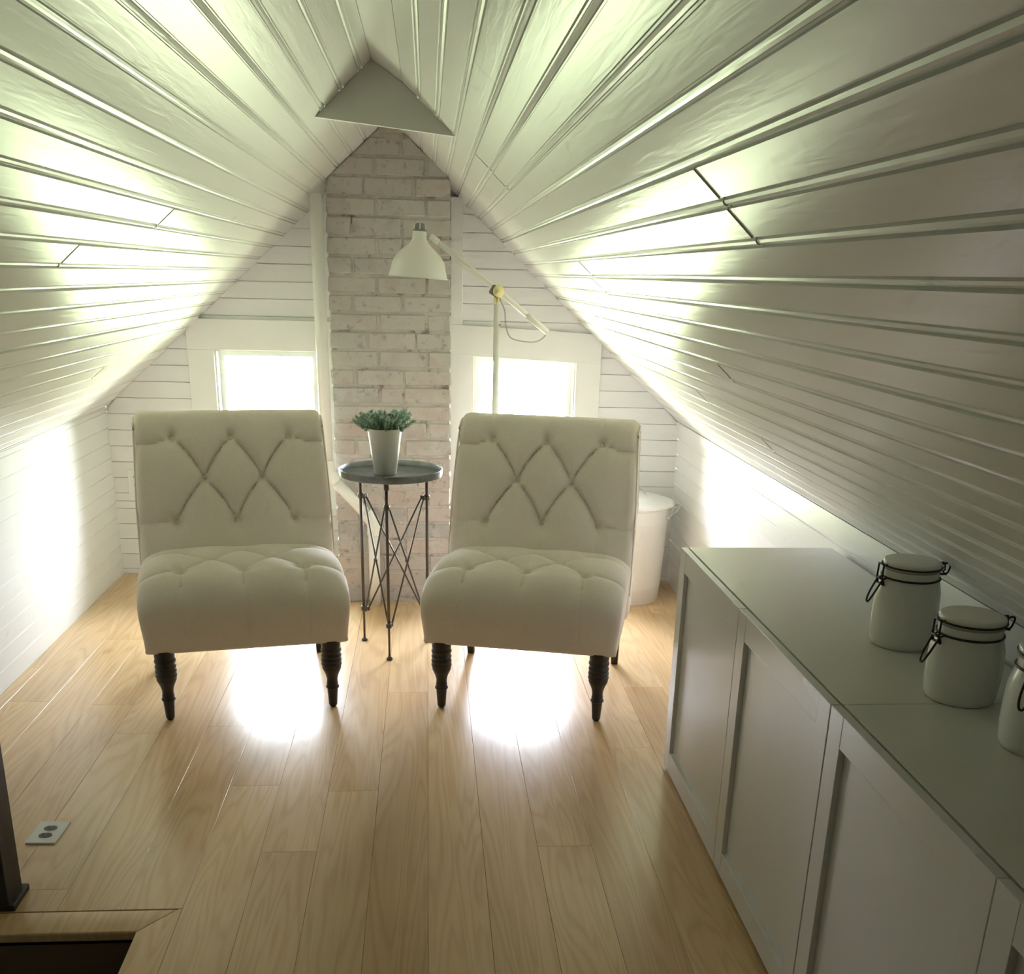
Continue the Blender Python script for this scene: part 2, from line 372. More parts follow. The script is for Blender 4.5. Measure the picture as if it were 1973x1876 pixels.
for side, w, ph, joints in (('L', .0743, .0372, {10: [3.9, 1.9], 13: [2.55], 15: [3.0], 7: [2.2], 8: [2.6], 5: [4.2]}),
                            ('R', .0681, .065, {16: [1.475], 15: [1.485], 14: [3.30], 13: [3.36], 19: [3.35], 20: [3.32], 9: [2.6], 6: [3.4], 4: [3.0], 11: [4.3]})):
    p0, d, n, L = slope_frame(side); us = [0.0]+[ph+w*i for i in range(60) if ph+w*i < L-.012]+[L]
    for i in range(len(us)-1):
        rr = random.Random(i*7+ord(side)); ys = [YN]+sorted(joints.get(i, []))+[5.5]; dr = rr.uniform(-.0008, .0008)
        for j in range(len(ys)-1):
            obj('board', ceil_board(side, us[i], us[i+1], ys[j]+(.0015 if j else 0), ys[j+1]-.0015, dr+(.0015*(j % 2))), M['ceil'], ceiling)
rb = MB().prism([(RLX, YN, RLZ), (RRX, YN, RRZ), (RRX, YN, RRZ+.016), (RLX, YN, RLZ+.016)], [(RLX, 5.2, RLZ), (RRX, 5.2, RRZ), (RRX, 5.2, RRZ+.016), (RLX, 5.2, RLZ+.016)])
obj('ridge_board', rb.mesh('ridge_board'), M['ceil'], ceiling)
GYT = 3.44; gx0, gx1 = -.322, .083
tri = [(gx0, roof(gx0)), (gx1, roof(gx1)), (RRX, RRZ), (RLX, RLZ)]
gy_ = lambda x: GYT-.28*(x+.11)
gp = MB().prism([(x, gy_(x), z-.001) for x, z in tri], [(x, gy_(x)+.018, z-.001) for x, z in tri])
o = obj('gusset_panel', gp.mesh('gusset_panel', bevel=.0015), M['gusset'], ceiling); tag(o, 'grey triangular panel closing the peak of the ceiling')

# ------------------------------------------------------------------ knee walls
def knee(side):
    x, top = (XL, KL) if side == 'left' else (XR, KR); sg = 1 if side == 'left' else -1     # sg: towards the room
    b = MB().box((min(x-sg*.017, x-sg*.07), YN-.1, -.02), (max(x-sg*.017, x-sg*.07), GY(x)+.1, top+.03))
    w = obj('wall_'+side, b.mesh('wall_'+side), M['plainwall'])
    zs = [0.0] + [.0745+.0705*i for i in range(11) if .0745+.0705*i < top-.02]+[top]
    for i in range(len(zs)-1):
        h = zs[i+1]-zs[i]
        P = [(0, -.004), (.0015, 0), (h-.006, 0), (h-.003, -.004), (h, -.004), (h, -.016), (0, -.016)]
        if i == 0: P = [(0, 0), (h-.004, 0), (h, -.004), (h, -.016), (0, -.016)]
        rr = random.Random(i*3+len(side)); cut = [YN]+([rr.uniform(2.4, 4.6)] if i in (3, 7, 9) else [])+[5.5]
        for j in range(len(cut)-1):
            A = [(x+sg*hh, cut[j], zs[i]+u) for u, hh in P]; B = [(x+sg*hh, cut[j+1] if cut[j+1] < 5 else GY(x)+.02, zs[i]+u) for u, hh in P]
            obj('board', MB().prism(A, B).mesh('board'), M['knee'] if side == 'left' else M['ceil'], w)
    return w
tag(knee('left'), 'low white board knee wall on the left under the slope', kind='structure')
tag(knee('right'), 'low white board knee wall on the right behind the cabinets', kind='structure')
# thin strip where the right slope meets the knee wall
tr = MB().prism([(XR, YN, KR-.03), (XR-.012, YN, KR-.03), (XR-.012, YN, KR+.008), (XR, YN, KR)], [(XR, GY(XR), KR-.03), (XR-.012, GY(XR), KR-.03), (XR-.012, GY(XR), KR+.008), (XR, GY(XR), KR)])
tag(obj('trim_1', tr.mesh('trim_1'), M['trim']), 'thin white strip along the top of the right knee wall', kind='structure')

# ------------------------------------------------------------------ gable wall
def gpt(x, d, z): return (x, GY(x)-d, z)
def wall_strips(mb, xs, y0f, y1f, holes):
    for a, b in zip(xs[:-1], xs[1:]):
        hz = [(h[2], h[3]) for h in holes if h[0] <= a+1e-6 and h[1] >= b-1e-6]
        zr = [(-.02, hz[0][0]), (hz[0][1], None)] if hz else [(-.02, None)]
        for z0, z1 in zr:
            ta, tb = (roof(a)+.012, roof(b)+.012) if z1 is None else (z1, z1)
            mb.prism([(a, y0f(a), z0), (b, y0f(b), z0), (b, y0f(b), tb), (a, y0f(a), ta)], [(a, y1f(a), z0), (b, y1f(b), z0), (b, y1f(b), tb), (a, y1f(a), ta)])
gw = MB(); xs = sorted([XL, XR, RLX, RRX]+[x for w in WIN for x in w])
wall_strips(gw, xs, lambda x: GY(x)+.012, lambda x: GY(x)+.13, [(a, b, WZ0, WZ1) for a, b in WIN])
wall_back = obj('wall_back', gw.mesh('wall_back'), M['plainwall']); tag(wall_back, 'white painted board gable wall at the far end', kind='structure')
CHX0, CHX1, CHY = -0.408, 0.098, 4.735                # chimney
bh = .0747; zrows = sorted(set([round(.0+bh*i+.025, 4) for i in range(27)]+[0.0, WZ0, WZ1])); zrows = [z for z in zrows if z < RLZ]
zrows = [z for i, z in enumerate(zrows) if i == 0 or z-zrows[i-1] > .012 or z in (WZ0, WZ1)]
def inv_roof(z, side): 
    if side == 'L': return XL if z <= KL else XL+(z-KL)/SL
    return XR if z <= KR else XR-(z-KR)/SR
for i, z0 in enumerate(zrows):
    z1 = zrows[i+1] if i+1 < len(zrows) else RLZ
    for side in 'LR':
        if side == 'L': segs = [(None, CHX0+.02)]
        else: segs = [(CHX1-.02, None)]
        w = WIN[0] if side == 'L' else WIN[1]
        inwin = z0 >= WZ0-.001 and z1 <= WZ1+.001
        if inwin: segs = [(None, w[0]), (w[1], CHX0+.02)] if side == 'L' else [(CHX1-.02, w[0]), (w[1], None)]
        for a, b in segs:
            a0 = a if a is not None else inv_roof(z0, 'L'); a1 = a if a is not None else inv_roof(z1, 'L')
            b0 = b if b is not None else inv_roof(z0, 'R'); b1 = b if b is not None else inv_roof(z1, 'R')
            if b0-a0 < .01: continue
            if b1 < a1: a1 = b1 = (a1+b1)/2
            g = .0012; rr = random.Random(i*5+ord(side)); d = rr.uniform(-.001, .001)
            A = [gpt(a0, d, z0+g), gpt(b0, d, z0+g), gpt(b1, d, z1-g), gpt(a1, d, z1-g)]; B = [gpt(a0, -.012, z0+g), gpt(b0, -.012, z0+g), gpt(b1, -.012, z1-g), gpt(a1, -.012, z1-g)]
            obj('board', MB().prism(A, B).mesh('board'), M['wall'], wall_back)
# windows
def gbox(x0, x1, d0, d1, z0, z1, tilt=0.0):
    return MB().prism([gpt(x0, d0, z0), gpt(x1, d0, z0+tilt), gpt(x1, d0, z1+tilt), gpt(x0, d0, z1)], [gpt(x0, d1, z0), gpt(x1, d1, z0+tilt), gpt(x1, d1, z1+tilt), gpt(x0, d1, z1)])
def window(n, x0, x1, cl, cr_, tilt, label):
    w = empty('window_%d' % n, gpt((x0+x1)/2, 0, WZ0)); inv = w.matrix_basis.inverted()
    def part(name, mb, mt, par=w, bev=.002):
        m = mb.mesh(name, bevel=bev) if bev else mb.mesh(name)
        m.transform(Matrix.Translation(-Vector(w.location))); 
        return obj(name, m, mt, par)
    part('head_casing', gbox(cl, cr_, .0, .02, WZ1, WZ1+.135, tilt), M['trim'])
    part('side_casing', gbox(cl, x0, .0, .018, WZ0-.02, WZ1), M['trim'])
    part('side_casing', gbox(x1, cr_, .0, .018, WZ0-.02, WZ1), M['trim'])
    part('sill', gbox(cl-.015, cr_+.015 if n == 2 else cr_, .0, .045, WZ0-.045, WZ0-.02), M['trim'])
    part('apron', gbox(cl, cr_, .0, .016, WZ0-.12, WZ0-.045), M['trim'])
    jm = MB()
    for a in (gbox(x0, x0+.008, -.13, .0, WZ0, WZ1), gbox(x1-.008, x1, -.13, .0, WZ0, WZ1), gbox(x0, x1, -.13, .0, WZ1-.008, WZ1), gbox(x0, x1, -.13, .0, WZ0, WZ0+.008)): jm.add(a.v, a.f)
    part('jamb', jm, M['trim'], bev=0)
    sm = MB(); f = .03
    for a in (gbox(x0+.008, x0+f, -.10, -.075, WZ0+.008, WZ1-.008), gbox(x1-f, x1-.008, -.10, -.075, WZ0+.008, WZ1-.008), gbox(x0+f, x1-f, -.10, -.075, WZ1-f, WZ1-.008), gbox(x0+f, x1-f, -.10, -.075, WZ0+.008, WZ0+f)): sm.add(a.v, a.f)
    s = part('sash', sm, M['trim'], bev=0)
    part('pane', gbox(x0+f, x1-f, -.090, -.086, WZ0+f, WZ1-f), M['dimglass'] if n == 1 else M['glass'], s, 0)
    tag(w, label, kind='structure')
window(1, WIN[0][0], WIN[0][1], -1.10, CHX0-.004, 0.0, 'bright small window with wide white casing left of the chimney')
window(2, WIN[1][0], WIN[1][1], CHX1+.004, .805, -.03, 'bright small window with wide white casing right of the chimney')
o = obj('trim_2', gbox(CHX1+.008, CHX1+.062, .0, .03, WZ1+.135, 1.735).mesh('trim_2', bevel=.002), M['trim']); tag(o, 'narrow vertical white board right of the chimney above the window', kind='structure')
# wall behind the camera
bw = MB()
wall_strips(bw, [XL, RLX, RRX, XR], lambda x: YN, lambda x: YN-.12, [])
tag(obj('wall_front', bw.mesh('wall_front'), M['backwall']), 'unseen gable wall behind the viewpoint, greyed to set the fill light', kind='structure')

# ------------------------------------------------------------------ chimney
chim = empty('chimney', ((CHX0+CHX1)/2, CHY, 0)); CO = Vector(chim.location)
tag(chim, 'whitewashed brick chimney rising to the peak between the two windows', 'chimney')
def climit(z, x):                                    # keep x under the slopes
    return max(inv_roof(z, 'L') if z > KL else -9, min(inv_roof(z, 'R') if z > KR else 9, x))
core = MB(); ci = .0045
pf = [(CHX0+ci, 0), (CHX1-ci, 0), (CHX1-ci, roof(CHX1-ci)), (RRX, RRZ), (RLX, RLZ), (CHX0+ci, roof(CHX0+ci))]
core.prism([(x-CO.x, CHY+ci-CO.y, max(0, z-.003)) for x, z in pf], [(x-CO.x, 5.13-CO.y, max(0, z-.003)) for x, z in pf])
obj('mortar_core', core.mesh('mortar_core'), M['mortar'], chim)
def brick(x0, x1, y0, y1, z0, z1, rr):
    j = lambda s=.004: rr.uniform(-s, s)
    v = []
    for z in (z0, z1):
        for (x, y) in ((x0, y0), (x1, y0), (x1, y1), (x0, y1)):
            v.append((climit(min(z+.002, 1.985), x+j())-CO.x, y+(j(.003) if y == y0 else 0)-CO.y, z+j(.0018)))
    m = mesh('brick', v, [(0,3,2,1),(4,5,6,7),(0,1,5,4),(1,2,6,5),(2,3,7,6),(3,0,4,7)])
    if abs(v[4][0]-v[5][0]) > .02:
        bm = bmesh.new(); bm.from_mesh(m); bmesh.ops.bevel(bm, geom=bm.edges[:], offset=.0045, segments=1, affect='EDGES', clamp_overlap=True); bm.to_mesh(m); bm.free()
    return m
CH = .0742; zz = 0.004; ci_ = 0
while zz < 1.97:
    rr = random.Random(ci_*17+3); h = .0635+rr.uniform(-.002, .002); jt = .009
    wid = CHX1-CHX0
    pat = [[.205, .205, .1], [.1, .205, .205], [.205, .10, .205], [.155, .205, .15]][(0, 1, 0, 1, 2, 1, 0, 3)[ci_ % 8]]
    sc_ = (wid-jt*(len(pat)-1))/sum(pat); x = CHX0
    for p in pat:
        a, b = x, x+p*sc_; x = b+jt
        if min(b, climit(zz+.01, 9))-max(a, climit(zz+.01, -9)) < .015: continue
        obj('brick', brick(a+rr.uniform(-.002, .002), b+rr.uniform(-.002, .002), CHY+rr.uniform(-.003, .003), CHY+.10, zz, zz+h, rr), M['brick'], chim)
    for sx_ in (0, 1):                                # return bricks on the two flanks
        if zz+h > (1.72 if sx_ == 0 else 1.70): continue
        xa, xb = (CHX0+rr.uniform(-.002, .002), CHX0+.09) if sx_ == 0 else (CHX1-.09, CHX1+rr.uniform(-.002, .002))
        for ya, yb in ((CHY+.108, CHY+.25), (CHY+.26, 5.135)) if ci_ % 2 else ((CHY+.108, CHY+.31), (CHY+.32, 5.135)):
            obj('brick', brick(xa, xb, ya, yb, zz, zz+h, rr), M['brick'], chim)
    zz += CH; ci_ += 1

# ------------------------------------------------------------------ slipper chairs
def smooth01(a, b, x):
    t = max(0.0, min(1.0, (x-a)/(b-a))); return t*t*(3-2*t)
def seg_dist(px, py, s):
    (ax, ay), (bx, by) = s[0], s[1]; dx, dy = bx-ax, by-ay; L = dx*dx+dy*dy
    t = max(0, min(1, ((px-ax)*dx+(py-ay)*dy)/L)); cx_, cy_ = ax+t*dx, ay+t*dy
    return math.hypot(px-cx_, py-cy_)
def tuft(px, py, buttons, pleats):
    d = 0.0
    for s in pleats:
        q = seg_dist(px, py, s)
        if q < .12: d = max(d, s[2]*(0.95*math.exp(-(q/.0050)**2)+0.95*math.exp(-(q/.026)**2)+.55*math.exp(-(q/.055)**2)))
    for bx, by, dep in buttons:
        r = math.hypot(px-bx, py-by)
        if r < .15: d = max(d, dep*(0.85*math.exp(-(r/.018)**2)+0.65*math.exp(-(r/.050)**2)))
    return d
def loft(loop, hw, nx, shape):
    n = len(loop); V = []; F = []
    nr = []
    cy_ = sum(p[0] for p in loop)/n
    area = sum(loop[i][0]*loop[(i+1) % n][1]-loop[(i+1) % n][0]*loop[i][1] for i in range(n)); sg = 1 if area > 0 else -1
    for i in range(n):
        t = Vector(loop[(i+1) % n])-Vector(loop[i-1]); t.normalize(); nr.append((sg*t[1], -sg*t[0]))
    for ix in range(nx+1):
        c = -1+2*ix/nx; c = math.sin(c*math.pi/2*.9)/math.sin(math.pi/2*.9) if True else c
        for i, (y, z) in enumerate(loop): V.append(shape(c, y, z, nr[i][0], nr[i][1]))
    for ix in range(nx):
        for i in range(n): F.append((ix*n+i, ix*n+(i+1) % n, (ix+1)*n+(i+1) % n, (ix+1)*n+i))
    F.append(tuple(range(n))); F.append(tuple(range(nx*n, (nx+1)*n))[::-1])
    return V, F
B_BACK = [(-.2, .868), (0, .868), (.2, .868), (-.1, .728), (.1, .728), (-.205, .582), (0, .582), (.205, .582)]
def curved(a, b, bow, n=5):
    out = []; (ax, ay), (bx, by) = a, b; L = math.hypot(bx-ax, by-ay); nx_, ny_ = -(by-ay)/L, (bx-ax)/L
    P = [(ax+(bx-ax)*i/n+nx_*bow*math.sin(math.pi*i/n), ay+(by-ay)*i/n+ny_*bow*math.sin(math.pi*i/n)) for i in range(n+1)]
    return list(zip(P[:-1], P[1:]))
pl_back = []
for a, b, dep, bow in ((0, 3, .013, .008), (3, 1, .013, .008), (1, 4, .013, .008), (4, 2, .013, .008), (3, 5, .013, -.008), (3, 6, .013, .008), (6, 4, .013, .008), (4, 7, .013, .008)):
    pl_back += [(p, q, dep) for p, q in curved(B_BACK[a], B_BACK[b], bow)]
for p, q, dep, bow in ((B_BACK[0], (-.335, .845), .010, .010), (B_BACK[2], (.335, .845), .010, -.010), (B_BACK[5], (-.335, .576), .009, .003), (B_BACK[7], (.335, .576), .009, -.003)):
    pl_back += [(a, b, dep) for a, b in curved(p, q, bow)]
for i in (0, 1, 2): pl_back.append((B_BACK[i], (B_BACK[i][0]*1.0, .98), .0035))
for i in (5, 6, 7): pl_back.append((B_BACK[i], (B_BACK[i][0], .40), .0022))
bk_btn = [(x, z, .030) for x, z in B_BACK]
loop_back = [tuple(p) for p in spline([(.060, .30), (.085, .42), (.118, .55), (.150, .68), (.184, .80), (.212, .875), (.250, .925), (.300, .942), (.345, .925), (.358, .875), (.335, .78), (.300, .64), (.270, .50), (.250, .36), (.245, .26), (.15, .245), (.065, .25)], 170, True)]
def sh_back(c, y, z, ny, nz):
    hw = .328+.012*smooth01(.95, .55, z); x = c*hw
    q = max(0.0, (abs(x)-(hw-.030))/.030); q = min(q, 1.0); ins = .028*(1-math.sqrt(max(0, 1-q*q)))
    w = smooth01(-.05, -.55, ny)*(1 if z > .40 else smooth01(.34, .40, z)); 
    if ny > -.35 and z > .88: w = max(w, .6*smooth01(.1, .6, nz)*smooth01(.32, .25, y))
    d = ins + w*tuft(x, z, bk_btn, pl_back) - w*.010*smooth01(1.0, .5, abs(c))
    return (x, y-ny*d, z-nz*d)
B_SEAT = [(-.2, -.205), (0, -.205), (.2, -.205), (-.1, -.085), (.1, -.085), (-.2, .03), (0, .03), (.2, .03)]
pl_seat = []
for a, b in ((0, 3), (3, 1), (1, 4), (4, 2), (3, 5), (3, 6), (6, 4), (4, 7)): pl_seat += [(p, q, .013) for p, q in curved(B_SEAT[a], B_SEAT[b], .006)]
pl_seat += [(B_SEAT[0], (-.36, -.20), .009), (B_SEAT[2], (.36, -.20), .009), (B_SEAT[5], (-.36, .03), .008), (B_SEAT[7], (.36, .03), .008)]
for i in (0, 1, 2): pl_seat.append((B_SEAT[i], (B_SEAT[i][0], -.30), .008))
st_btn = [(x, y, .034) for x, y in B_SEAT]
loop_seat = [tuple(p) for p in spline([(-.318, .243), (-.330, .28), (-.340, .34), (-.340, .395), (-.322, .445), (-.285, .482), (-.22, .503), (-.12, .510), (.00, .508), (.08, .498), (.14, .47), (.165, .42), (.165, .30), (.15, .245), (-.1, .241), (-.27, .241)], 170, True)]
def sh_seat(c, y, z, ny, nz):
    hw = .328+.012*smooth01(.24, .42, z); x = c*hw
    rx = .03+.12*smooth01(.36, .48, z); amp = .014+.050*smooth01(.36, .49, z)
    q = min(1.0, max(0.0, (abs(x)-(hw-rx))/rx)); ins = amp*(1-math.sqrt(max(0, 1-q*q)))
    if z < .25: ins *= .3
    w = smooth01(.15, .7, nz); d = ins + w*tuft(x, y, st_btn, pl_seat)
    if ny < -.2 and z < .47:
        wf = smooth01(-.2, -.8, ny)*(1 if z > .27 else 0)
        for sx_ in (-.2, 0, .2): d += wf*.0022*math.exp(-((x-sx_)/.004)**2)
    return (x, y-ny*d, z-nz*d)
def find_z(shape, loop, px, py, mode):
    best = None
    n = len(loop); area = sum(loop[i][0]*loop[(i+1) % n][1]-loop[(i+1) % n][0]*loop[i][1] for i in range(n)); sg = 1 if area > 0 else -1
    for i, (y, z) in enumerate(loop):
        t = Vector(loop[(i+1) % n])-Vector(loop[i-1]); t.normalize(); ny, nz = sg*t[1], -sg*t[0]
        ok = ny < -.3 if mode == 'b' else nz > .4
        if not ok: continue
        e_ = abs(z-py) if mode == 'b' else abs(y-py)
        if best is None or e_ < best[0]:
            hw = .335; best = (e_, Vector(shape(px/hw if mode == 'b' else px/.34, y, z, ny, nz)), Vector((0, ny, nz)))
    return best[1], best[2]
def build_chair():
    root = empty('slipper_chair')
    V, F = loft(loop_back, .33, 150, sh_back); mb = mesh('backrest', V, F, True); mb.set_sharp_from_angle(angle=math.radians(60)); back = obj('backrest', mb, M['fabric'], root)
    V, F = loft(loop_seat, .33, 150, sh_seat); ms = mesh('seat', V, F, True); ms.set_sharp_from_angle(angle=math.radians(60)); seat = obj('seat', ms, M['fabric'], root)
    bmsh = MB().lathe([(.0005, .006), (.004, .0058), (.008, .0042), (.0102, .001), (.0095, -.003), (.0005, -.004)], 14, cap=False).mesh('button', True)
    for par, shp, lp, L, md in ((back, sh_back, loop_back, B_BACK, 'b'), (seat, sh_seat, loop_seat, B_SEAT, 's')):
        for (px, py) in L:
            p, n = find_z(shp, lp, px, py, md); p.x = px
            b = obj('button', bmsh, M['fabric'], par, p+n*.001); b.rotation_euler = n.to_track_quat('Z', 'Y').to_euler()
    for s in (-1, 1):
        pm = MB(); pts = []
        for (y, z) in loop_back[4:112]:
            pts.append((s*(.331+.012*smooth01(.95, .55, z)), y+.0 , z))
        cy_ = sum(p[1] for p in pts)/len(pts)
        pts = [(p[0]-s*.003, p[1]+(.0235 if p[2] < .90 and p[1] < .25 else 0) - (.022 if p[1] > .3 and p[2] < .9 else 0), p[2]-.022*smooth01(.86, .93, p[2])) for p in pts]
        pm.tube(pts, .0035, 6)
        obj('piping', pm.mesh('piping', True), M['fabric'], back)
    prof = [(.008, .0), (.012, .004), (.0145, .010), (.0165, .04), (.0188, .070), (.0225, .0725), (.0230, .0775), (.0205, .081), (.0190, .0835), (.0205, .088), (.0190, .0925), (.0185, .105), (.0225, .121), (.0290, .136),
            (.0335, .147), (.0320, .152), (.0352, .157), (.0352, .163), (.0325, .167), (.0352, .172), (.0350, .178), (.0318, .183), (.0345, .188), (.0348, .194), (.0315, .199), (.0325, .203), (.0355, .209), (.0340, .216), (.0315, .220), (.0335, .225), (.0335, .2475)]
    lm = MB().lathe(prof, 28).mesh('leg', auto=50)
    for s in (-1, 1): obj('leg', lm, M['blackwood'], root, (s*.272, -.292, 0))
    bl = MB().prism([(-.013, -.013, 0), (.013, -.013, 0), (.013, .013, 0), (-.013, .013, 0)], [(-.021, -.090, .256), (.021, -.090, .256), (.021, -.048, .256), (-.021, -.048, .256)]).mesh('leg', bevel=.003)
    for s in (-1, 1): obj('leg', bl, M['blackwood'], root, (s*.288, .298, 0))
    return root
ch = build_chair(); ch.location = (-.660, 3.705, 0); ch.rotation_euler = (0, 0, math.radians(11.5))
tag(ch, 'beige button-tufted slipper chair on black turned legs in front of the left window', 'chair', 'pair of tufted slipper chairs')
c2 = copy_tree(ch); c2.location = (.377, 3.675, 0); c2.rotation_euler = (0, 0, math.radians(-14))
tag(c2, 'beige button-tufted slipper chair on black turned legs, between side table and cabinets', 'chair', 'pair of tufted slipper chairs')

# ------------------------------------------------------------------ side table and plant
TX, TY = -.142, 4.10; tb = empty('side_table', (TX, TY, 0)); tag(tb, 'round dark metal tray table on crossed rod tripod between the chairs', 'table')
prof = [(.0005, .694), (.185, .694), (.194, .697), (.1965, .704), (.1975, .722), (.1950, .7235), (.1930, .720), (.1915, .7045), (.186, .7015), (.0005, .7010)]
obj('tray', MB().lathe(prof, 64, cap=False).mesh('tray', auto=40), M['zinc'], tb)
LEGS = []
for i in range(3):
    a = math.radians(-95+120*i); LEGS.append(Vector((.150*math.cos(a), .150*math.sin(a), 0)))
legm = MB().tube([(0, 0, .004), (0, 0, .135), (0, 0, .136), (0, 0, .694)], [.0045, .0045, .0062, .0062], 10).mesh('leg', True)
footm = MB().lathe([(.004, 0), (.011, 0), (.013, .003), (.012, .007), (.006, .011), (.005, .018)], 16).mesh('foot', True)
colm = MB().lathe([(.006, -.009), (.0105, -.009), (.0115, -.004), (.0115, .004), (.0105, .009), (.006, .009)], 14).mesh('collar', True)
topm = MB().lathe([(.0062, .664), (.009, .667), (.010, .675), (.0095, .687), (.012, .694)], 14).mesh('finial_collar', True)
ZU, ZL_ = .600, .140
for i, p in enumerate(LEGS):
    lg = obj('leg', legm, M['iron'], tb, p); obj('foot', footm, M['iron'], lg); obj('collar', colm, M['iron'], lg, (0, 0, ZU)); obj('collar', colm, M['iron'], lg, (0, 0, ZL_)); obj('top_collar', topm, M['iron'], lg)
    q = LEGS[(i+1) % 3]; d = (q-p).normalized(); inn = Vector((-d.y, d.x, 0))
    inn = inn if inn.dot(-(p+q)) > 0 else -inn
    for k_, (s, e_) in enumerate(((p, q), (q, p))):
        off = inn*(.006 if k_ == 0 else .001); dd = (e_-s).normalized()*.020
        A = s+dd+off+Vector((0, 0, ZU)); B = e_-dd+off+Vector((0, 0, ZL_))
        b = MB().tube([A, B], .0034, 8)
        lug = MB()
        for P_, c_ in ((A, s), (B, e_)): b.tube([Vector((c_.x, c_.y, P_.z)), P_], .0040, 8); b.tube([P_-Vector((0, 0, .008)), P_+Vector((0, 0, .008))], .0055, 8)
        br = obj('brace', b.mesh('brace', True), M['iron'], tb)
        if k_ == 0:
            mid = (A+B)/2; obj('rivet', MB().tube([mid-inn*.009, mid+inn*.004], .005, 10).mesh('rivet', True), M['iron'], br)
pp = empty('potted_plant', (-.163, 4.10, .7012)); tag(pp, 'cream tapered pot with grey-green succulent sprigs on the tray table', 'plant')
obj('pot', MB().lathe([(.0005, .0), (.041, .0), (.0425, .002), (.0635, .160), (.0650, .166), (.0645, .172), (.0615, .172), (.0595, .160), (.054, .130), (.0005, .128)], 48, cap=False).mesh('pot', auto=45), M['pot'], pp)
obj('soil', MB().lathe([(.0005, .152), (.03, .154), (.057, .150), (.056, .140), (.0005, .138)], 24, cap=False).mesh('soil', True), M['soil'], pp)
for i in range(34):
    rr = random.Random(i+90); a = 2*math.pi*i*.618+rr.uniform(-.2, .2); q_ = (i+.5)/34
    ca, sa = math.cos(a), math.sin(a); th = math.radians(12+50*q_**.8*(.55+.45*abs(ca)))
    Ls = rr.uniform(.080, .112)*(.78+.42*abs(ca)*q_); b0 = Vector((.040*ca*q_, .040*sa*q_, .150))
    pts = [b0+Vector((ca*Ls*math.sin(th)*t, sa*Ls*math.sin(th)*t, Ls*math.cos(th)*t*(1.12-.12*t))) for t in (0, .25, .5, .75, 1)]
    sp = obj('sprig', MB().tube(pts, [.0020, .0018, .0015, .0012, .0008], 6).mesh('sprig', True), M['stem'], pp)
    lf = MB(); cv = spline(pts, 30)
    for k_ in range(110):
        t = int(min(29, 3+27*rr.random()**.8)); c = cv[t]; tan = (cv[min(29, t+1)]-cv[max(0, t-1)]).normalized()
        sd = Vector((rr.gauss(0, 1), rr.gauss(0, 1), rr.gauss(0, 1))); sd = (sd-tan*sd.dot(tan)).normalized(); out = (sd*.9+tan*.6).normalized(); ln = rr.uniform(.012, .019)*(1.1-.35*t/29); wd = ln*.30; bn = out.cross(tan).normalized(); nn = bn.cross(out)
        lf.add([c, c+out*ln*.55+bn*wd+nn*.001, c+out*ln, c+out*ln*.55-bn*wd+nn*.001, c+out*ln*.5-nn*ln*.14], [(0, 1, 4), (1, 2, 4), (2, 3, 4), (3, 0, 4), (0, 3, 2, 1)])
    obj('leaves', lf.mesh('leaves'), M['leaf'], sp)

# ------------------------------------------------------------------ floor lamp
LX, LY = .275, 4.45; lamp = empty('floor_lamp', (LX, LY, 0)); tag(lamp, 'off-white floor lamp with bell shade and brass joint behind the right chair', 'lamp')
obj('base', MB().lathe([(.0005, 0), (.138, 0), (.140, .004), (.139, .018), (.132, .024), (.02, .030), (.012, .045), (.0005, .045)], 48, cap=False).mesh('base', auto=40), M['lampwhite'], lamp)
pole = obj('pole', MB().tube([(0, 0, .02), (0, 0, 1.318)], .0125, 16).mesh('pole', True), M['lampwhite'], lamp)
obj('set_screw', MB().tube([(.009, -.006, 1.235), (.0125, -.010, 1.235)], .003, 8).mesh('set_screw', True), M['greyplastic'], pole)
obj('pole_collar', MB().lathe([(.0115, 1.312), (.013, 1.314), (.013, 1.338), (.009, 1.343), (.007, 1.352)], 16).mesh('pole_collar', True), M['brass'], lamp)
jz = 1.362
jd = MB().lathe([(.0005, -.006), (.0205, -.006), (.0225, -.003), (.0225, .003), (.0205, .0065), (.014, .0065), (.0128, .0085), (.0005, .0095)], 28, cap=False).mesh('joint_disc', True)
j1 = obj('joint_disc', jd, M['brass'], lamp, (.004, -.026, jz), (math.radians(90), 0, math.radians(16)))
knob = MB()
pr_ = []
for k_ in range(24): 
    r = .023 if k_ % 6 < 3 else .019; pr_.append((r*math.cos(k_*math.pi/12), r*math.sin(k_*math.pi/12)))
knob.prism([(x, 0, z) for x, z in pr_], [(x, .012, z) for x, z in pr_])
obj('clamp_knob', knob.mesh('clamp_knob'), M['greyplastic'], lamp, (-.010, -.015, jz))
arm = obj('arm', MB().tube([(-.258, -.004, 1.552), (.0, -.004, jz+.004), (.203, -.004, 1.212)], .0100, 14).mesh('arm', True), M['lampwhite'], lamp)
obj('arm_sleeve', MB().tube([(.120, -.004, 1.274), (.205, -.004, 1.2105)], .0122, 14).mesh('arm_sleeve', True), M['lampwhite'], arm)
obj('arm_tip', MB().tube([(-.230, -.004, 1.532), (-.262, -.004, 1.5555)], [.0122, .0122], 14).mesh('arm_tip', True), M['lampwhite'], arm)
cord = spline([(.010, -.01, 1.335), (.030, -.008, 1.29), (.036, -.006, 1.235), (.050, -.006, 1.195), (.075, -.006, 1.18), (.130, -.006, 1.172), (.165, -.006, 1.176), (.190, -.005, 1.192), (.203, -.004, 1.212)], 40)
obj('cord', MB().tube(cord, .0025, 8).mesh('cord', True), M['cord'], lamp)
shd = empty('shade'); bpy.data.objects.remove(shd)
sp_ = [(.114, .000), (.1125, .006), (.1065, .030), (.1000, .058), (.088, .078), (.066, .098), (.046, .114), (.034, .126), (.0275, .140), (.0262, .155), (.0262, .168)]
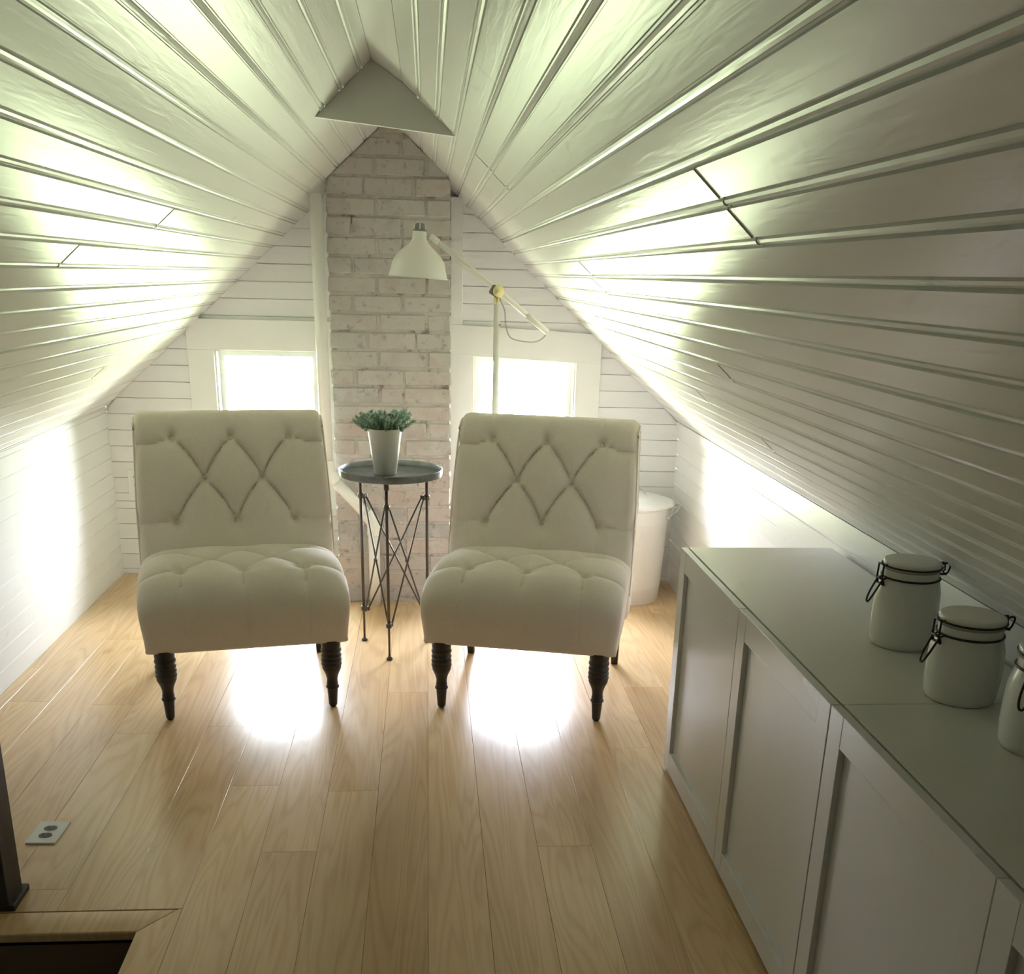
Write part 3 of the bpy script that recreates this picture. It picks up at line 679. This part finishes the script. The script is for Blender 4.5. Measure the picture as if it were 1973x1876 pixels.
inner = [(r-.0018, z) for r, z in sp_[::-1]]
shm = MB().lathe(sp_+inner, 56, cap=False)
n_ = len(sp_)*2
for i in range(56): shm.f.append((i*n_+n_-1, ((i+1) % 56)*n_+n_-1, ((i+1) % 56)*n_, i*n_))
shade = obj('shade', shm.mesh('shade', auto=60), M['lampwhite'], lamp, (-.311, -.004, 1.405), (0, math.radians(3.0), 0))
obj('shade_rim', MB().tube([(.1155*math.cos(2*math.pi*k_/48), .1155*math.sin(2*math.pi*k_/48), .0) for k_ in range(48)], .0018, 6, True).mesh('shade_rim', True), M['lampin'], shade)
obj('socket_cap', MB().lathe([(.0005, .166), (.027, .166), (.027, .171), (.020, .173), (.0195, .188), (.016, .194), (.0005, .196)], 24, cap=False).mesh('socket_cap', auto=40), M['greyplastic'], shade)
rib = MB()
for k_ in range(4):
    a = math.pi/2*k_; rib.tube([(.0205*math.cos(a), .0205*math.sin(a), .171), (.0200*math.cos(a), .0200*math.sin(a), .188), (.008*math.cos(a), .008*math.sin(a), .198)], .0024, 6)
obj('cap_rib', rib.mesh('cap_rib', True), M['lampwhite'], shade)
obj('bulb', MB().lathe([(.0005, .030), (.018, .036), (.028, .055), (.028, .072), (.018, .100), (.013, .115), (.013, .160)], 20).mesh('bulb', True), M['ceramic'], shade)

# ------------------------------------------------------------------ bin
bn = empty('lidded_bin', (.935, 4.83, 0)); tag(bn, 'white metal lidded bin standing behind the right chair', 'bin')
obj('body', MB().lathe([(.0005, .0), (.152, .0), (.155, .004), (.1585, .070), (.1605, .074), (.1590, .079), (.1605, .084), (.1745, .375), (.1775, .380), (.1765, .387), (.1780, .393), (.1800, .438), (.186, .441), (.186, .449), (.180, .450), (.176, .440), (.150, .012), (.0005, .010)], 56, cap=False).mesh('body', auto=50), M['bin'], bn)
lid = obj('lid', MB().lathe([(.0005, .496), (.05, .495), (.10, .490), (.150, .479), (.178, .469), (.192, .466), (.199, .462), (.2005, .452), (.197, .450), (.195, .458), (.176, .464), (.0005, .488)], 56, cap=False).mesh('lid', auto=50), M['bin'], bn)
obj('lid_handle', MB().tube(spline([(-.075, -.01, .493), (-.06, -.01, .516), (0, -.01, .530), (.035, -.01, .524), (.052, -.012, .508), (.062, -.014, .494)], 24), .0040, 8).mesh('lid_handle', True), M['steel'], lid)
for s in (1, -1):
    hd = MB().tube(spline([(s*.180, -.060, .412), (s*.200, -.058, .420), (s*.222, -.035, .435), (s*.226, 0, .440), (s*.222, .035, .435), (s*.200, .058, .420), (s*.180, .060, .412)], 28), .0035, 8)
    if s < 0: hd.tube([(s*.224, -.03, .438), (s*.226, .03, .438)], .006, 8)
    obj('side_handle', hd.mesh('side_handle', True), M['steel'], bn)
gr_ = MB().tube([(.150, -.118, .400), (.176, -.085, .412), (.205, -.040, .432)], .0048, 8)
obj('handle_grip', gr_.mesh('handle_grip', True), M['steel'], bn)

# ------------------------------------------------------------------ pipe beside the chimney
pv = empty('drain_pipe', (-.243, 4.690, 0)); tag(pv, 'white painted pipe beside the chimney with a slanted offset to the floor', 'pipe')
ox, oy = -.243, 4.690
ztop = roof(-.442)-.026
obj('upper_pipe', MB().tube([(-.443-ox, 0, ztop), (-.437-ox, 0, .615)], .0255, 20).mesh('upper_pipe', True), M['pvc'], pv)
obj('slanted_pipe', MB().tube([(-.425-ox, 0, .585), (-.258-ox, 0, .400)], .0245, 20).mesh('slanted_pipe', True), M['pvc'], pv)
obj('lower_pipe', MB().tube([(-.243-ox, 0, .36), (-.243-ox, 0, .0)], .0245, 20).mesh('lower_pipe', True), M['pvc'], pv)
obj('elbow', MB().tube(spline([(-.437-ox, 0, .655), (-.437-ox, 0, .62), (-.430-ox, 0, .595), (-.400-ox, 0, .5585)], 14), .0305, 20).mesh('elbow', True), M['pvc'], pv)
obj('elbow', MB().tube(spline([(-.276-ox, 0, .4215), (-.254-ox, 0, .396), (-.243-ox, 0, .370), (-.243-ox, 0, .325)], 14), .0295, 20).mesh('elbow', True), M['pvc'], pv)

# ------------------------------------------------------------------ cabinets
CX, CY0, CT = .727, 2.955, .70
def cabinet(y1, label):
    r = empty('sideboard_cabinet', (CX, y1, 0)); D = .60
    b = MB()                                        # local: x from 0 (door face) to .445, y from 0 to -1.2
    b.box((.022, -1.2+.001, .02), (.445, -.001, CT-.018))
    obj('carcass', b.mesh('carcass', bevel=.001), M['cabinet'], r)
    obj('top_panel', MB().box((.0235, -1.2+.0012, CT-.018), (.447, -.0012, CT)).mesh('top_panel', bevel=.0012), M['cabinet_top'], r)
    obj('plinth', MB().box((.035, -1.2+.01, .0), (.44, -.01, .02)).mesh('plinth'), M['subfloor'], r)
    fr = .060; z0, z1 = .012, CT
    st = MB().box((0, -fr, z0), (.018, -.0012, z1)).mesh('stile', bevel=.0012)
    rl_ = MB().box((.0004, -D+fr, 0), (.018, -fr, .062)).mesh('rail', bevel=.0012)
    pn = MB().box((.0125, -D+fr-.006, z0+.05), (.0175, -fr+.006, z1-.05)).mesh('panel')
    for k_ in range(2):
        d = obj('door', pn, M['cabinet'], r, (0, -D*k_, 0))
        obj('stile', st, M['cabinet'], d); obj('stile', st, M['cabinet'], d, (0, -(D-fr-.0012), 0))
        obj('rail', rl_, M['cabinet'], d, (0, 0, z0)); obj('rail', rl_, M['cabinet'], d, (0, 0, z1-.062))
    tag(r, label, 'cabinet', 'row of white sideboard cabinets'); return r
a_ = cabinet(CY0, 'white two-door shaker cabinet farthest along the right wall, tallest jar on top'); a_.rotation_euler = (0, 0, .0067)
b_ = cabinet(CY0-1.2, 'white two-door shaker cabinet nearest the viewpoint, cut by the right edge'); b_.location = (CX+.0067*1.2+.001, CY0-1.2, 0); b_.rotation_euler = (0, 0, .0067)

# ------------------------------------------------------------------ jars
def jar(h, loc, rz, label):
    r = empty('storage_jar', loc, rz); s = h-.038
    prof = [(.0005, .0), (.058, .0), (.0625, .003), (.0645, .012), (.0670, .30*s), (.0672, .55*s), (.0655, .80*s), (.0610, .93*s), (.0580, s), (.0570, s+.004), (.0570, s+.018), (.050, s+.018), (.050, s-.01), (.0005, .012)]
    obj('body', MB().lathe(prof, 48, cap=False).mesh('body', auto=50), M['ceramic'], r)
    obj('gasket', MB().lathe([(.050, s+.018), (.0575, s+.018), (.0580, s+.020), (.0575, s+.022), (.050, s+.022)], 40, cap=False).mesh('gasket', True), M['gasket'], r)
    obj('lid', MB().lathe([(.0005, s+.022), (.0575, s+.022), (.0590, s+.024), (.0592, s+.032), (.0580, s+.0350), (.0545, s+.0368), (.048, s+.0375), (.0005, s+.0375)], 48, cap=False).mesh('lid', auto=50), M['ceramic'], r)
    ring = lambda rad, z: [(rad*math.cos(2*math.pi*k_/48), rad*math.sin(2*math.pi*k_/48), z) for k_ in range(48)]
    obj('lid_wire', MB().tube(ring(.0602, s+.026), .0022, 6, True).mesh('lid_wire', True), M['wire'], r)
    obj('neck_wire', MB().tube(ring(.0592, s+.002), .0022, 6, True).mesh('neck_wire', True), M['wire'], r)
    c = MB()                                          # clasp on the -x side
    for y in (-.010, .010):
        c.tube([(-.0625, y, s+.030), (-.0705, y, s+.029), (-.0710, y, s+.004), (-.0690, y, s-.004)], .0021, 6)
        c.tube([(-.069, y*1.0, s-.002), (-.0600, y, s+.002)], .0018, 6)
    c.tube([(-.0705, -.012, s+.030), (-.0705, .012, s+.030)], .0018, 6); c.tube([(-.070, -.013, s+.000), (-.070, .013, s+.000)], .0030, 8); c.tube([(-.067, -.013, s-.012), (-.067, .013, s-.012)], .0026, 8)
    for y in (-.0115, .0115): c.tube([(-.070, y, s+.001), (-.067, y, s-.012)], .0026, 6)
    obj('clasp', c.mesh('clasp', True), M['wire'], r)
    lv = spline([(-.070, -.010, s-.004), (-.083, -.009, s-.030), (-.090, -.005, s-.046), (-.0915, 0, s-.051), (-.090, .005, s-.046), (-.083, .009, s-.030), (-.070, .010, s-.004)], 30)
    obj('lever', MB().tube(lv, .0022, 6).mesh('lever', True), M['wire'], r)
    hg = MB(); hl = spline([(.060, -.009, s+.027), (.076, -.009, s+.031), (.084, -.007, s+.026), (.085, 0, s+.008), (.081, .006, s+.002), (.068, .008, s+.002), (.060, .008, s+.002)], 30)
    hg.tube(hl, .0021, 6); hg.tube([(.060, .008, s+.027), (.080, .008, s+.028), (.0825, .008, s+.012), (.074, .008, s+.003)], .0021, 6); hg.tube([(.0755, -.009, s+.006), (.0755, .010, s+.006)], .0024, 6)
    obj('hinge', hg.mesh('hinge', True), M['wire'], r)
    tag(r, label, 'jar', 'white clamp-lid storage jars'); return r
jar(.186, (1.013, 2.100, CT), math.radians(6), 'tall white ceramic clamp-lid jar farthest back on the cabinets')
jar(.164, (.994, 1.790, CT), math.radians(8), 'shorter white ceramic clamp-lid jar in the middle of the three')
jar(.178, (1.022, 1.560, CT), math.radians(34), 'white ceramic clamp-lid jar nearest, half cut by the right edge')

# ------------------------------------------------------------------ floor outlet, wall outlet, post
def outlet(name, loc, rot, w, h, face, label):
    r = empty(name, loc); r.rotation_euler = rot
    obj('plate', MB().box((-w/2, -h/2, 0), (w/2, h/2, .0055)).mesh('plate', bevel=.002), M[face], r)
    for y in (-.0195, .0195):
        pts = [(.0172*math.copysign(1, math.cos(a))*min(1, abs(math.cos(a))*1.0), .0142*max(-.86, min(.86, math.sin(a)))) for a in [2*math.pi*i/28 for i in range(28)]]
        sk = obj('socket', MB().prism([(x, yy+y, .0) for x, yy in pts], [(x, yy+y, .0066) for x, yy in pts]).mesh('socket'), M['socket'] if face == 'plate' else M[face], r)
        sl = MB()
        for x in (-.0065, .0065): sl.box((x-.001, y-.001, .0064), (x+.001, y+.0075, .0070))
        sl.lathe([(.0005, .0070), (.0024, .0070), (.0024, .0064)], 10, (0, y-.0065, 0), False)
        obj('slot', sl.mesh('slot'), M['slot'], sk)
    obj('screw', MB().lathe([(.0005, .0072), (.0028, .0070), (.0032, .0055)], 12, cap=False).mesh('screw', True), M['steel'], r)
    return r
o = outlet('floor_outlet', (-1.018, 2.588, 0), (0, 0, math.radians(-2)), .078, .118, 'plate', ''); tag(o, 'white electrical outlet plate with two dark sockets set in the floor', 'outlet')
wx = -1.400
o = outlet('wall_outlet', (wx, GY(wx)-.001, .455), (math.radians(90), 0, -.0466), .072, .115, 'trim', ''); tag(o, 'white-painted outlet plate on the gable wall beside the left chair', 'outlet')
po = empty('newel_post', (-1.035, 2.262, 0)); tag(po, 'dark brown post at the left edge beside the stair opening', 'post')
obj('shaft', MB().prism([(-.045, -.045, .0), (.048, -.045, .0), (.048, .045, .0), (-.045, .045, .0)], [(-.045, -.045, 1.0), (.058, -.045, 1.0), (.058, .045, 1.0), (-.045, .045, 1.0)]).mesh('shaft', bevel=.003), M['postwood'], po)
obj('base_block', MB().box((-.055, -.049, 0), (.062, .052, .016)).mesh('base_block', bevel=.003), M['postwood'], po)
obj('cap', MB().box((-.058, -.058, 1.0), (.068, .058, 1.03)).mesh('cap', bevel=.006), M['postwood'], po)
